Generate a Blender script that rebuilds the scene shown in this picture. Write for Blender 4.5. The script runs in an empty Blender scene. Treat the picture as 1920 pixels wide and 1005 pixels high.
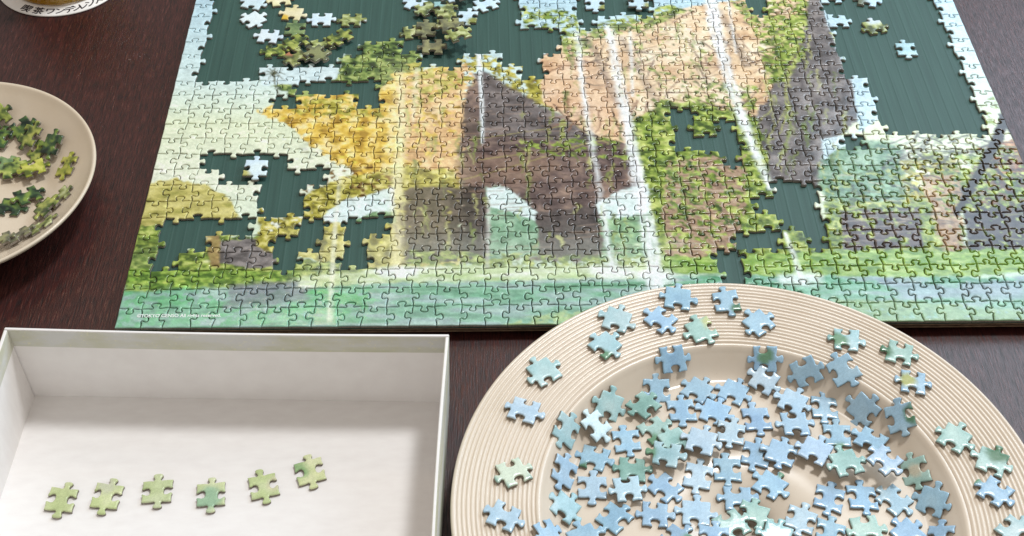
import bpy, math, random
import numpy as np
from mathutils import Matrix, Vector
from mathutils.geometry import delaunay_2d_cdt

SC = bpy.context.scene
COL = SC.collection
MM = 0.001                       # everything below is laid out in millimetres
rng = random.Random(7)

# ------------------------------------------------------------------ camera
F, PIT, YAW, ROLL = 2467.349, 0.808, 0.033, 0.016
CAM = np.array([279.592, -663.082, 756.685])
_cp, _sp, _c, _s = math.cos(PIT), math.sin(PIT), math.cos(YAW), math.sin(YAW)
FW = np.array([_s*_cp, _c*_cp, -_sp]); RT = np.array([_c, -_s, 0.0]); UP = np.cross(RT, FW)
RT, UP = math.cos(ROLL)*RT + math.sin(ROLL)*UP, -math.sin(ROLL)*RT + math.cos(ROLL)*UP
cd = bpy.data.cameras.new('camera'); cam = bpy.data.objects.new('camera', cd); COL.objects.link(cam)
cd.sensor_width = 36.0; cd.lens = F/1920*36; cd.clip_start = 0.02; cd.clip_end = 50
cam.matrix_world = Matrix(((RT[0], UP[0], -FW[0], CAM[0]*MM), (RT[1], UP[1], -FW[1], CAM[1]*MM),
                           (RT[2], UP[2], -FW[2], CAM[2]*MM), (0, 0, 0, 1)))
SC.camera = cam
SC.render.resolution_x, SC.render.resolution_y = 1024, 536

# ------------------------------------------------------------------ light and exposure
w = bpy.data.worlds.new('World'); SC.world = w; w.use_nodes = True
bg = w.node_tree.nodes['Background']; bg.inputs[0].default_value = (1.0, 0.93, 0.865, 1); bg.inputs[1].default_value = 0.47

def area(name, loc, aim, sx, sy, power, col):
    l = bpy.data.lights.new(name, 'AREA'); l.shape = 'RECTANGLE'; l.size = sx; l.size_y = sy
    l.energy = power; l.color = col
    o = bpy.data.objects.new(name, l); COL.objects.link(o); o.location = loc
    o.rotation_euler = (Vector(aim) - Vector(loc)).to_track_quat('-Z', 'Y').to_euler()
    return o
def sky_dir(az, el, dist, c=(0.40, 0.0, 0.0)):
    az, el = math.radians(az), math.radians(el)
    return (c[0]+dist*math.cos(el)*math.sin(az), c[1]+dist*math.cos(el)*math.cos(az), c[2]+dist*math.sin(el))
area('window_light', (1.36, 1.24, 3.45), (0.40, 0.0, 0.0), 0.50, 0.58, 86, (0.965, 0.985, 1.0))
area('window_sky', (1.66, 1.16, 1.2), (0.45, 0.1, 0.0), 1.5, 0.9, 26, (0.64, 0.82, 1.0))
area('ceiling_lamp', (-0.1, 1.2, 1.5), (0.3, 0.0, 0.0), 0.12, 0.12, 1.2, (1.0, 0.72, 0.42))
SC.view_settings.view_transform = 'Standard'; SC.view_settings.look = 'None'
SC.view_settings.exposure = 0.0; SC.view_settings.gamma = 1.0; SC.view_settings.use_curve_mapping = False
SC.cycles.use_denoising = True
SC.cycles.max_bounces = 8

# ------------------------------------------------------------------ helpers
def at(x, y, z):
    """the point of height z that stands at a place of the photograph"""
    d = ((x-960)/F)*RT + ((502.5-y)/F)*UP + FW
    return CAM + d*((z-CAM[2])/d[2])
def pix(P):
    d = np.atleast_2d(np.asarray(P, float)) - CAM; zz = d@FW
    return np.stack([960+F*(d@RT)/zz, 502.5-F*(d@UP)/zz], 1)
def srgb(r, g, b):
    c = np.array([r, g, b], float)/255
    return np.where(c <= 0.04045, c/12.92, ((c+0.055)/1.055)**2.4)
def inside(pts, poly):
    x, y = pts[:, 0], pts[:, 1]; r = np.zeros(len(pts), bool)
    q = np.roll(poly, -1, 0)
    for (x0, y0), (x1, y1) in zip(poly, q):
        if y0 == y1: continue
        c = ((y0 > y) != (y1 > y)) & (x < (x1-x0)*(y-y0)/(y1-y0)+x0)
        r ^= c
    return r
def _hash(ix, iy, seed):
    h = (ix.astype(np.int64)*374761393 + iy.astype(np.int64)*668265263 + seed*1274126177) & 0xffffffff
    h = ((h ^ (h >> 13))*1103515245) & 0xffffffff
    h = ((h ^ (h >> 16))*1274126177) & 0xffffffff
    return ((h ^ (h >> 15)) & 0xffff)/65535.0
def vn(x, y, seed=0):
    ix, iy = np.floor(x), np.floor(y); fx, fy = x-ix, y-iy
    fx, fy = fx*fx*(3-2*fx), fy*fy*(3-2*fy)
    a, b = _hash(ix, iy, seed), _hash(ix+1, iy, seed); c, d = _hash(ix, iy+1, seed), _hash(ix+1, iy+1, seed)
    return (a*(1-fx)+b*fx)*(1-fy) + (c*(1-fx)+d*fx)*fy
def fbm(x, y, seed=0, n=3):
    s, a, t = 0, 1.0, 0
    for k in range(n):
        s = s + a*vn(x*2**k, y*2**k, seed+k*17); t += a; a *= 0.55
    return s/t
def sstep(a, b, x):
    t = np.clip((x-a)/(b-a), 0, 1); return t*t*(3-2*t)

def tag(o, label=None, cat=None, group=None, kind=None):
    if label: o['label'] = label
    if cat: o['category'] = cat
    if group: o['group'] = group
    if kind: o['kind'] = kind
    return o
def empty(name, loc=(0, 0, 0), parent=None):
    o = bpy.data.objects.new(name, None); COL.objects.link(o); o.location = Vector(loc)*MM
    o.empty_display_size = 0.01
    if parent: o.parent = parent
    return o
def mesh_obj(name, verts, faces, mats, parent=None, smooth=True, midx=None, color=None):
    me = bpy.data.meshes.new(name)
    me.from_pydata((np.asarray(verts, float)*MM).tolist(), [], faces)
    for m in (mats if isinstance(mats, (list, tuple)) else [mats]): me.materials.append(m)
    if midx is not None: me.polygons.foreach_set('material_index', midx)
    me.polygons.foreach_set('use_smooth', [smooth]*len(me.polygons) if isinstance(smooth, bool) else smooth)
    if color is not None:
        a = me.color_attributes.new('print', 'FLOAT_COLOR', 'POINT')
        a.data.foreach_set('color', np.column_stack([color, np.ones(len(color))]).astype(np.float32).ravel())
    o = bpy.data.objects.new(name, me); COL.objects.link(o)
    if parent: o.parent = parent
    return o
def box_geo(x0, x1, y0, y1, z0, z1):
    v = [(x0,y0,z0),(x1,y0,z0),(x1,y1,z0),(x0,y1,z0),(x0,y0,z1),(x1,y0,z1),(x1,y1,z1),(x0,y1,z1)]
    f = [(0,3,2,1),(4,5,6,7),(0,1,5,4),(1,2,6,5),(2,3,7,6),(3,0,4,7)]
    return v, f
def lathe(name, prof, mat, parent, n=160, closed=False):
    prof = np.array(prof, float); m = len(prof); a = np.linspace(0, 2*math.pi, n, endpoint=False)
    V = np.stack([np.outer(np.cos(a), prof[:, 0]), np.outer(np.sin(a), prof[:, 0]), np.tile(prof[:, 1], (n, 1))], 2).reshape(-1, 3)
    Fc = []
    for i in range(n):
        j = (i+1) % n
        for k in range(m-1 if not closed else m):
            l = (k+1) % m
            Fc.append((i*m+k, j*m+k, j*m+l, i*m+l))
    return mesh_obj(name, V, Fc, mat, parent)

# ------------------------------------------------------------------ materials
def mat(name, col=(0.8, 0.8, 0.8), rough=0.5, spec=0.5, coat=0.0):
    m = bpy.data.materials.new(name); m.use_nodes = True
    b = m.node_tree.nodes['Principled BSDF']
    b.inputs['Base Color'].default_value = (*col, 1); b.inputs['Roughness'].default_value = rough
    b.inputs['Specular IOR Level'].default_value = spec; b.inputs['Coat Weight'].default_value = coat
    return m, m.node_tree.nodes, m.node_tree.links, b
def noise(N, L, scale, detail=3, rough=0.55, vec=None, mapscale=None, coord='Object'):
    t = N.new('ShaderNodeTexNoise'); t.inputs['Scale'].default_value = scale
    t.inputs['Detail'].default_value = detail; t.inputs['Roughness'].default_value = rough
    tc = N.new('ShaderNodeTexCoord')
    if mapscale:
        mp = N.new('ShaderNodeMapping'); mp.inputs['Scale'].default_value = mapscale
        L.new(tc.outputs[coord], mp.inputs[0]); L.new(mp.outputs[0], t.inputs['Vector'])
    else: L.new(tc.outputs[coord], t.inputs['Vector'])
    return t
def ramp(N, L, src, stops):
    r = N.new('ShaderNodeValToRGB'); e = r.color_ramp.elements
    while len(e) < len(stops): e.new(0.5)
    for k, (p, c) in enumerate(stops): e[k].position = p; e[k].color = (*c, 1)
    L.new(src, r.inputs[0]); return r
def bump(N, L, b, src, strength, dist):
    bp = N.new('ShaderNodeBump'); bp.inputs['Strength'].default_value = strength; bp.inputs['Distance'].default_value = dist
    L.new(src, bp.inputs['Height']); L.new(bp.outputs[0], b.inputs['Normal']); return bp

# dark wood of the table: short pale pores running away from the viewer
M_wood, N, L, b = mat('dark_wood', rough=0.40, spec=0.45)
n1 = noise(N, L, 1.0, 4, 0.6, mapscale=(820, 66, 1)); n2 = noise(N, L, 1.0, 5, 0.6, mapscale=(150, 3.5, 1)); n3 = noise(N, L, 5.0, 2)
r1 = ramp(N, L, n1.outputs['Fac'], [(0.36, (0.015, 0.0045, 0.004)), (0.50, (0.044, 0.0115, 0.010)), (0.60, (0.062, 0.0165, 0.0135)), (0.74, (0.15, 0.066, 0.052))])
mx = N.new('ShaderNodeMix'); mx.data_type = 'RGBA'; mx.blend_type = 'MULTIPLY'; mx.inputs[0].default_value = 0.75
r2 = ramp(N, L, n2.outputs['Fac'], [(0.28, (0.50, 0.47, 0.47)), (0.72, (1.25, 1.2, 1.18))])
L.new(r1.outputs[0], mx.inputs[6]); L.new(r2.outputs[0], mx.inputs[7]); L.new(mx.outputs[2], b.inputs['Base Color'])
rr = ramp(N, L, n1.outputs['Fac'], [(0.35, (0.46,)*3), (0.65, (0.26,)*3)]); L.new(rr.outputs[0], b.inputs['Roughness'])
bump(N, L, b, n1.outputs['Fac'], 0.55, 0.0006)

def glaze(name, c1, c2, rough):
    m, N, L, b = mat(name, rough=rough, spec=0.42, coat=0.15); b.inputs['Coat Roughness'].default_value = 0.12
    n = noise(N, L, 14, 4, 0.6); r = ramp(N, L, n.outputs['Fac'], [(0.3, c1), (0.7, c2)]); L.new(r.outputs[0], b.inputs['Base Color'])
    n2 = noise(N, L, 900, 2); r2 = ramp(N, L, n2.outputs['Fac'], [(0.68, (1, 1, 1)), (0.75, (0.8, 0.76, 0.72))])
    mx = N.new('ShaderNodeMix'); mx.data_type = 'RGBA'; mx.blend_type = 'MULTIPLY'; mx.inputs[0].default_value = 0.6
    L.new(r.outputs[0], mx.inputs[6]); L.new(r2.outputs[0], mx.inputs[7]); L.new(mx.outputs[2], b.inputs['Base Color'])
    n3 = noise(N, L, 120, 2); bump(N, L, b, n3.outputs['Fac'], 0.06, 0.0005)
    return m
M_plate = glaze('beige_glaze', srgb(214, 199, 179), srgb(224, 210, 192), 0.2)
M_bowl = glaze('sand_glaze', srgb(208, 191, 166), srgb(218, 203, 181), 0.28)

M_print, N, L, b = mat('laminated_print', rough=0.18, spec=0.36)
at_ = N.new('ShaderNodeVertexColor'); at_.layer_name = 'print'
n1 = noise(N, L, 1500, 3, 0.6); r1 = ramp(N, L, n1.outputs['Fac'], [(0.3, (0.86,)*3), (0.7, (1.08,)*3)])
mx = N.new('ShaderNodeMix'); mx.data_type = 'RGBA'; mx.blend_type = 'MULTIPLY'; mx.inputs[0].default_value = 1.0
nf = noise(N, L, 430, 4, 0.65); rf = ramp(N, L, nf.outputs['Fac'], [(0.32, (0.90,)*3), (0.68, (1.07,)*3)])
mf = N.new('ShaderNodeMix'); mf.data_type = 'RGBA'; mf.blend_type = 'MULTIPLY'; mf.inputs[0].default_value = 1.0
L.new(at_.outputs[0], mf.inputs[6]); L.new(rf.outputs[0], mf.inputs[7])
L.new(mf.outputs[2], mx.inputs[6]); L.new(r1.outputs[0], mx.inputs[7]); L.new(mx.outputs[2], b.inputs['Base Color'])
n2 = noise(N, L, 260, 2); bump(N, L, b, n2.outputs['Fac'], 0.12, 0.0004)
M_card, N, L, b = mat('grey_card', rough=0.85, spec=0.2)
n1 = noise(N, L, 900, 3); r1 = ramp(N, L, n1.outputs['Fac'], [(0.3, srgb(112, 104, 94)), (0.7, srgb(158, 150, 138))]); L.new(r1.outputs[0], b.inputs['Base Color'])

M_green, N, L, b = mat('green_plastic', rough=0.55, spec=0.35)
n1 = noise(N, L, 1.0, 3, 0.5, mapscale=(260, 8, 1)); r1 = ramp(N, L, n1.outputs['Fac'], [(0.3, srgb(43, 73, 66)), (0.7, srgb(52, 84, 76))])
L.new(r1.outputs[0], b.inputs['Base Color']); n2 = noise(N, L, 1600, 2); bump(N, L, b, n2.outputs['Fac'], 0.2, 0.0003)
M_kraft, N, L, b = mat('brown_board', rough=0.85, spec=0.2)
n1 = noise(N, L, 1.0, 3, mapscale=(160, 900, 900)); r1 = ramp(N, L, n1.outputs['Fac'], [(0.3, srgb(98, 78, 62)), (0.7, srgb(140, 116, 94))]); L.new(r1.outputs[0], b.inputs['Base Color'])
M_black, N, L, b = mat('gap_black', (0.012, 0.011, 0.011), 0.8, 0.2)  # shade of the gap below the board, put into the colour
n1 = noise(N, L, 700, 2); bump(N, L, b, n1.outputs['Fac'], 0.3, 0.0004)

M_paper, N, L, b = mat('white_box_paper', rough=0.7, spec=0.25)
n1 = noise(N, L, 1.0, 4, mapscale=(60, 160, 60)); r1 = ramp(N, L, n1.outputs['Fac'], [(0.25, srgb(233, 229, 226)), (0.75, srgb(240, 237, 234))]); L.new(r1.outputs[0], b.inputs['Base Color'])
n2 = noise(N, L, 700, 3); bump(N, L, b, n2.outputs['Fac'], 0.12, 0.0004)
M_wrap, N, L, b = mat('printed_wrap', rough=0.5, spec=0.35)
n1 = noise(N, L, 22, 4, mapscale=(1, 1, 3)); n2 = noise(N, L, 420, 3)
r1 = ramp(N, L, n1.outputs['Fac'], [(0.40, srgb(208, 208, 204)), (0.52, srgb(202, 201, 186)), (0.68, srgb(192, 192, 164))])
r2 = ramp(N, L, n2.outputs['Fac'], [(0.60, (1, 1, 1)), (0.70, (1.12, 1.1, 0.95))])
mx = N.new('ShaderNodeMix'); mx.data_type = 'RGBA'; mx.blend_type = 'MULTIPLY'; mx.inputs[0].default_value = 1.0
L.new(r1.outputs[0], mx.inputs[6]); L.new(r2.outputs[0], mx.inputs[7]); L.new(mx.outputs[2], b.inputs['Base Color'])
M_ink, *_ = mat('white_ink', (0.82, 0.86, 0.82), 0.4)
M_dark_ink, *_ = mat('dark_ink', (0.03, 0.022, 0.03), 0.5)
M_coaster, N, L, b = mat('coaster_white', rough=0.35, spec=0.5, coat=0.3)
n1 = noise(N, L, 60, 3); r1 = ramp(N, L, n1.outputs['Fac'], [(0.3, srgb(236, 230, 222)), (0.7, srgb(246, 242, 236))]); L.new(r1.outputs[0], b.inputs['Base Color'])
M_glass, N, L, b = mat('clear_glass', (1, 1, 1), 0.02); b.inputs['Transmission Weight'].default_value = 1; b.inputs['IOR'].default_value = 1.48
M_drink, N, L, b = mat('amber_drink', srgb(246, 190, 60), 0.05); b.inputs['Transmission Weight'].default_value = 0.12; b.inputs['IOR'].default_value = 1.34
n1 = noise(N, L, 30, 2); r1 = ramp(N, L, n1.outputs['Fac'], [(0.3, srgb(240, 170, 40)), (0.7, srgb(252, 212, 96))]); L.new(r1.outputs[0], b.inputs['Base Color'])

# ------------------------------------------------------------------ the table
T = -13.5                        # table top; z = 0 is the top face of the assembled puzzle
v, f = box_geo(-900, 1500, -700, 1300, T-30, T)
tag(mesh_obj('table', v, f, M_wood, smooth=False), 'dark brown wooden table top with fine pale pores along its grain', 'table', kind='structure')

# ------------------------------------------------------------------ the cut: outlines of the pieces
PW, PH, NC, NR = 18.75, 20.0, 40, 25
_K = [(0.0, 0), (0.14, 0.012), (0.27, 0.006), (0.368, -0.016), (0.408, 0.03), (0.386, 0.10), (0.348, 0.165), (0.352, 0.236), (0.418, 0.282),
      (0.50, 0.290), (0.582, 0.282), (0.648, 0.236), (0.652, 0.165), (0.614, 0.10), (0.592, 0.03), (0.632, -0.016), (0.73, 0.006), (0.86, 0.012), (1.0, 0)]
KN = np.array(_K)
def edge(p0, p1, side, r):
    """cut from p0 to p1, its knob on the left (+1) or right (-1); side 0 is straight"""
    p0, p1 = np.array(p0, float), np.array(p1, float)
    if side == 0: return np.array([p0 + (p1-p0)*t for t in (0, 0.33, 0.66, 1)])
    d = p1-p0; ln = np.hypot(*d); e = d/ln; n = np.array([-e[1], e[0]])*side
    k = KN.copy(); mid = (k[:, 0] > 0.37) & (k[:, 0] < 0.63)
    t, h = k[:, 0]-0.5, k[:, 1]
    s = r.uniform(0.98, 1.16); sh = r.uniform(-0.07, 0.07); sk = r.uniform(-0.14, 0.14); hs = r.uniform(0.88, 1.08)
    wgt = np.clip(1-(np.abs(t)-0.13)/0.37, 0, 1)
    t2 = t*(1+(s-1)*wgt) + sh*wgt + sk*np.maximum(h, 0)
    bow = r.uniform(-0.02, 0.02)*(1-(2*t)**2)
    q = p0 + np.outer((t2+0.5)*ln, e) + np.outer((h*hs*(1 if h.max() else 1)*18.9 + bow*ln), n)
    q[0], q[-1] = p0, p1
    return q
_G = {}
for j in range(NR+1):
    for i in range(NC+1):
        x, y = i*PW, j*PH
        if 0 < i < NC: x += (0.055 if (i+j) % 2 else -0.055)*PW + rng.uniform(-0.5, 0.5)
        if 0 < j < NR: y += (0.03 if (i+j) % 2 else -0.03)*PH + rng.uniform(-0.5, 0.5)
        _G[i, j] = (x, y)
_EH, _EV = {}, {}
for j in range(NR+1):
    for i in range(NC):          # along x, knob up (+1) or down (-1)
        s = 0 if j in (0, NR) else (1 if (i+j) % 2 == 0 else -1)*(-1 if rng.random() < 0.07 else 1)
        _EH[i, j] = edge(_G[i, j], _G[i+1, j], s, rng)
for j in range(NR):
    for i in range(NC+1):        # along y, knob towards -x (+1) or +x (-1)
        s = 0 if i in (0, NC) else (1 if (i+j) % 2 == 0 else -1)*(-1 if rng.random() < 0.07 else 1)
        _EV[i, j] = edge(_G[i, j], _G[i, j+1], s, rng)
def cell_outline(i, j):
    return np.vstack([_EH[i, j][:-1], _EV[i+1, j][:-1], _EH[i, j+1][::-1][:-1], _EV[i, j][::-1][:-1]])
def inset(P, d):
    e = np.roll(P, -1, 0)-P; l = np.hypot(e[:, 0], e[:, 1])[:, None]; e = e/np.maximum(l, 1e-6)
    n = np.stack([-e[:, 1], e[:, 0]], 1); m = n+np.roll(n, 1, 0)
    ln = np.hypot(m[:, 0], m[:, 1])[:, None]; m = m/np.maximum(ln, 0.5)
    return P + m*d
THK = 2.8
def piece_geo(P, step, z0=-THK, z1=0.0, gap=0.25):
    """rounded top edge, dense printed face, grey card sides; returns verts, faces, material ids, smooth flags"""
    n = len(P); P = inset(P, gap)
    rings = [(P, z0), (P, z1-1.0), (inset(P, 0.17), z1-0.46), (inset(P, 0.5), z1-0.12)]
    inn = inset(P, 1.05)
    lo, hi = inn.min(0), inn.max(0)
    gx, gy = np.meshgrid(np.arange(lo[0]+0.6, hi[0], step), np.arange(lo[1]+0.6, hi[1], step))
    g = np.column_stack([gx.ravel(), gy.ravel()]); g = g[inside(g, inn)]
    d = np.sqrt(((g[:, None]-inn[None])**2).sum(2)).min(1); g = g[d > 0.45]
    pts = [Vector(p) for p in np.vstack([inn, g]).tolist()]
    cv, _, cf, *_ = delaunay_2d_cdt(pts, [(k, (k+1) % n) for k in range(n)], [], 1, 1e-4)
    V = [np.column_stack([q, np.full(n, z)]) for q, z in rings]
    base = 4*n; top = np.array([(p.x, p.y, z1) for p in cv])
    V.append(top); V = np.vstack(V)
    Fc, mi, sm = [], [], []
    for k in range(n):
        l = (k+1) % n
        Fc.append((k, l, n+l, n+k)); mi.append(1); sm.append(False)
    for r_ in (1, 2):
        for k in range(n):
            l = (k+1) % n
            Fc.append((r_*n+k, r_*n+l, (r_+1)*n+l, (r_+1)*n+k)); mi.append(0); sm.append(True)
    # the last ring joins the first n points of the triangulated face
    near = []
    for p in inn:
        near.append(int(np.argmin(((top[:, :2]-p)**2).sum(1))))
    for k in range(n):
        l = (k+1) % n
        a, b_ = near[k], near[l]
        Fc.append((3*n+k, 3*n+l, base+b_, base+a) if a != b_ else (3*n+k, 3*n+l, base+a)); mi.append(0); sm.append(True)
    for t in cf: Fc.append(tuple(base+q for q in t)); mi.append(0); sm.append(True)
    Fc.append(tuple(reversed(range(n)))); mi.append(1); sm.append(False)
    return V, Fc, mi, sm

# ------------------------------------------------------------------ the printed picture (colour field over the puzzle, millimetres)
RES = 0.7
U, W_ = np.meshgrid(np.arange(0, 751, RES), np.arange(0, 501, RES))
XY = np.column_stack([U.ravel(), W_.ravel(), np.zeros(U.size)])
_p = pix(XY); PX, PY = _p[:, 0].reshape(U.shape), _p[:, 1].reshape(U.shape)
def mm(poly): return np.array([at(x, y, 0)[:2] for x, y in poly])
def grad(stops, val):
    c = np.array([srgb(*s[1]) for s in stops]); p = [s[0] for s in stops]
    return np.stack([np.interp(val, p, c[:, k]) for k in range(3)], -1)
PIC = grad([(-80, (176, 208, 222)), (0, (190, 218, 228)), (150, (210, 228, 224)), (230, (222, 230, 200)), (335, (230, 236, 214)), (640, (170, 205, 180))], PY)
PIC *= (0.93+0.14*fbm(U/40, W_/9, 3))[..., None]
def sdf(poly, x, y):
    d = np.full(x.shape, 1e9); q = np.roll(poly, -1, 0); ins = np.zeros(x.shape, bool)
    for (x0, y0), (x1, y1) in zip(poly, q):
        ex, ey = x1-x0, y1-y0; l2 = ex*ex+ey*ey+1e-9
        t = np.clip(((x-x0)*ex+(y-y0)*ey)/l2, 0, 1)
        d = np.minimum(d, (x-x0-t*ex)**2+(y-y0-t*ey)**2)
        if y0 != y1: ins ^= ((y0 > y) != (y1 > y)) & (x < ex*(y-y0)/(y1-y0)+x0)
    d = np.sqrt(d); return np.where(ins, -d, d)
def win(P, pad):
    lo, hi = P.min(0)-pad, P.max(0)+pad
    i0, i1 = max(0, int(lo[1]/RES)), min(U.shape[0], int(hi[1]/RES)+2); j0, j1 = max(0, int(lo[0]/RES)), min(U.shape[1], int(hi[0]/RES)+2)
    return slice(i0, max(i0, i1)), slice(j0, max(j0, j1))
def lay(poly, cols, rough=3.0, soft=1.0, tex=(6, 6), seed=1, op=1.0, sharp=0.0, dens=None):
    """paint a patch: noisy outline, colours mottled by noise (sharp: leaf-like clumps), dens: broken cover"""
    P = mm(poly); s = win(P, rough+soft+2); x, y = U[s], W_[s]
    if x.size == 0: return
    d = sdf(P, x, y) + (fbm(x/7, y/7, seed+50)-0.5)*2*rough
    m = (1-sstep(-soft, soft, d))*op
    n = fbm(x/tex[0], y/tex[1], seed, 4); n = np.clip((n-0.5)*(1.9+sharp)+0.5, 0, 1)
    if dens is not None: m = m*sstep(0.5-0.06, 0.5+0.06, fbm(x/4.5, y/4.0, seed+90, 3)+dens-0.5)
    st = [(k/(len(cols)-1) if len(cols) > 1 else 0, c) for k, c in enumerate(cols)]
    c = grad(st, n) if len(cols) > 1 else np.broadcast_to(srgb(*cols[0]), x.shape+(3,))
    PIC[s] = PIC[s]*(1-m[..., None]) + c*m[..., None]
def stroke(pts, wid, col, op=1.0, soft=1.0, streak=False, seed=5, wob=0.0):
    P = mm(pts); s = win(P, max(wid) + soft+3 if isinstance(wid, tuple) else wid+soft+3); x, y = U[s], W_[s]
    if x.size == 0: return
    w0, w1 = wid if isinstance(wid, tuple) else (wid, wid)
    xx = x + (fbm(x/5, y/5, seed)-0.5)*2*wob; best = np.full(x.shape, 1e9); n = len(P)-1
    for k in range(n):
        (x0, y0), (x1, y1) = P[k], P[k+1]; ex, ey = x1-x0, y1-y0
        t = np.clip(((xx-x0)*ex+(y-y0)*ey)/(ex*ex+ey*ey+1e-9), 0, 1)
        d = np.hypot(xx-x0-t*ex, y-y0-t*ey) - (w0+(w1-w0)*(k+t)/n)/2
        best = np.minimum(best, d)
    m = (1-sstep(-soft, soft, best))*op
    if streak: m = m*np.clip(0.25+1.15*fbm(x/1.7, y/26, seed+3, 3), 0, 1)*(0.72+0.45*fbm(x/9, y/14, seed+8, 2))
    m = np.clip(m, 0, 1)[..., None]; PIC[s] = PIC[s]*(1-m) + srgb(*col)*m
LEAF = [(78, 98, 48), (122, 144, 64), (156, 174, 82), (194, 204, 122)]
LEAFY = [(122, 116, 48), (168, 162, 66), (196, 188, 92), (220, 212, 142)]
DARKLEAF = [(58, 74, 48), (96, 120, 66), (140, 160, 88), (178, 190, 120)]
TAN = [(206, 172, 134), (228, 200, 162), (238, 216, 184), (244, 230, 206)]
GREY = [(90, 86, 84), (114, 109, 108), (134, 128, 126), (158, 151, 147)]
BROWN = [(86, 72, 70), (110, 94, 90), (128, 110, 103), (154, 132, 118)]
# hills and far wood on the left
lay([(255,345),(330,335),(385,345),(430,372),(448,405),(442,440),(240,450)], [(160,158,84),(190,182,108),(206,198,126),(214,206,140)], 3, 1.2, (14,5), 2)
lay([(240,425),(300,420),(322,470),(345,470),(400,440),(560,450),(560,488),(740,480),(745,520),(560,545),(230,556)], LEAF, 4, 1.2, (5,4), 3, sharp=1.0)
lay([(240,470),(305,455),(300,500),(240,520)], DARKLEAF, 4, 1.5, (5,4), 4, op=0.8)
lay([(410,452),(516,444),(520,500),(470,505),(412,492)], GREY, 2, 1, (9,6), 5)
lay([(385,440),(412,440),(412,500),(395,500)], [(150,120,84),(186,160,110)], 2, 1, (5,5), 6, op=0.8)
lay([(240,505),(390,505),(560,510),(560,540),(235,556)], [(78,110,44),(112,146,58),(140,172,74),(172,196,96)], 4, 1.2, (4,3), 7, sharp=1.2)
# yellow and green growth
lay([(630,120),(690,70),(765,72),(800,110),(770,165),(700,185),(560,190),(490,150),(560,135)], DARKLEAF, 6, 1.2, (6,5), 8, sharp=1.0)
lay([(485,125),(640,122),(630,150),(560,158),(490,160)], [(206,224,226),(216,232,232)], 2, 1, (9,9), 9)
lay([(482,205),(545,185),(610,172),(700,188),(740,140),(870,120),(870,300),(850,430),(750,440),(690,350),(640,310),(590,280),(560,245),(520,225)],
    [(182,148,62),(218,186,78),(234,206,112),(242,222,164)], 6, 1.3, (8,9), 10, sharp=0.6)
lay([(510,190),(700,180),(720,220),(560,215)], LEAFY, 5, 1.2, (5,4), 11, dens=0.55)
lay([(740,150),(880,120),(900,170),(870,330),(820,330),(760,300)], [(196,152,104),(216,176,128),(230,196,148),(238,212,170)], 5, 1.5, (10,14), 12, dens=0.62)
lay([(760,120),(900,100),(990,120),(1000,180),(880,160),(780,200)], LEAFY, 5, 1.2, (6,5), 13, dens=0.5)
lay([(565,405),(640,335),(760,310),(860,320),(865,500),(740,505),(560,480)], LEAFY, 6, 1.2, (6,6), 14, sharp=0.8)
lay([(560,340),(700,300),(760,360),(620,420),(560,420)], [(112,86,48),(150,120,66)], 5, 1, (5,5), 15, dens=0.38)
lay([(484,388),(560,372),(600,350),(640,335),(640,400),(600,420),(565,445),(530,480),(484,460)], LEAFY, 4, 1.2, (5,4), 61, sharp=1.0)
lay([(490,385),(600,345),(600,410),(500,440)], [(228,234,226)], 3, 1, (5,4), 62, dens=0.33)
lay([(980,120),(1030,140),(1040,205),(990,190)], LEAFY, 4, 1.2, (5,4), 63, dens=0.75)
lay([(596,412),(640,378),(738,352),(742,400),(640,418)], [(214,232,228),(228,240,236)], 2.5, 1, (9,9), 16)
lay([(650,418),(700,398),(742,395),(745,420)], [(122,160,116),(142,176,128)], 2.5, 1, (6,6), 17)
lay([(740,420),(760,360),(830,350),(840,490),(755,495)], [(82,70,62),(108,94,80),(142,134,76)], 4, 1.5, (4,10), 18, dens=0.70)
# left crag, dark brown
lay([(868,175),(905,130),(990,185),(1110,245),(1185,268),(1200,350),(1140,488),(870,490),(862,330)], BROWN, 6, 2.2, (11,9), 20)
lay([(905,130),(985,180),(1110,248),(1120,275),(1000,260),(900,250)], GREY, 3, 2, (12,10), 21, op=0.75)
lay([(855,290),(1000,282),(1060,310),(980,350),(862,352)], [(122,100,88),(146,120,104),(164,140,120)], 6, 6, (12,8), 22, op=0.6)
lay([(760,350),(912,350),(915,490),(765,490)], [(64,56,54),(88,78,74),(116,104,96)], 4, 1.5, (5,9), 23, dens=0.74)
lay([(912,352),(950,352),(1008,402),(1012,480),(918,486)], [(112,152,120),(138,176,146),(166,196,168)], 5, 2.5, (8,8), 24)
lay([(912,352),(950,352),(1008,398),(1004,414),(960,398),(918,388)], [(214,232,228),(228,240,236)], 1.5, 1, (9,9), 25)
lay([(1005,400),(1120,385),(1130,488),(1012,488)], [(74,66,66),(96,86,84),(112,100,96)], 2, 1.2, (6,7), 26)
for k, (a, c) in enumerate([((862,338),(1100,268)), ((880,262),(1180,212)), ((960,150),(1010,190)), ((1080,235),(1140,268)), ((895,300),(1190,252))]):
    stroke([a, ((a[0]+c[0])/2, (a[1]+c[1])/2+4), c], 1.1, (176,168,104), 0.7, 0.8, seed=60+k, wob=2)
lay([(960,265),(1190,240),(1250,270),(1180,300),(1000,290)], LEAF, 4, 1.2, (6,4), 27, dens=0.44)
lay([(770,470),(1140,480),(1240,470),(1240,505),(760,508)], LEAF, 3, 1.5, (6,3), 28, dens=0.55)
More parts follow.
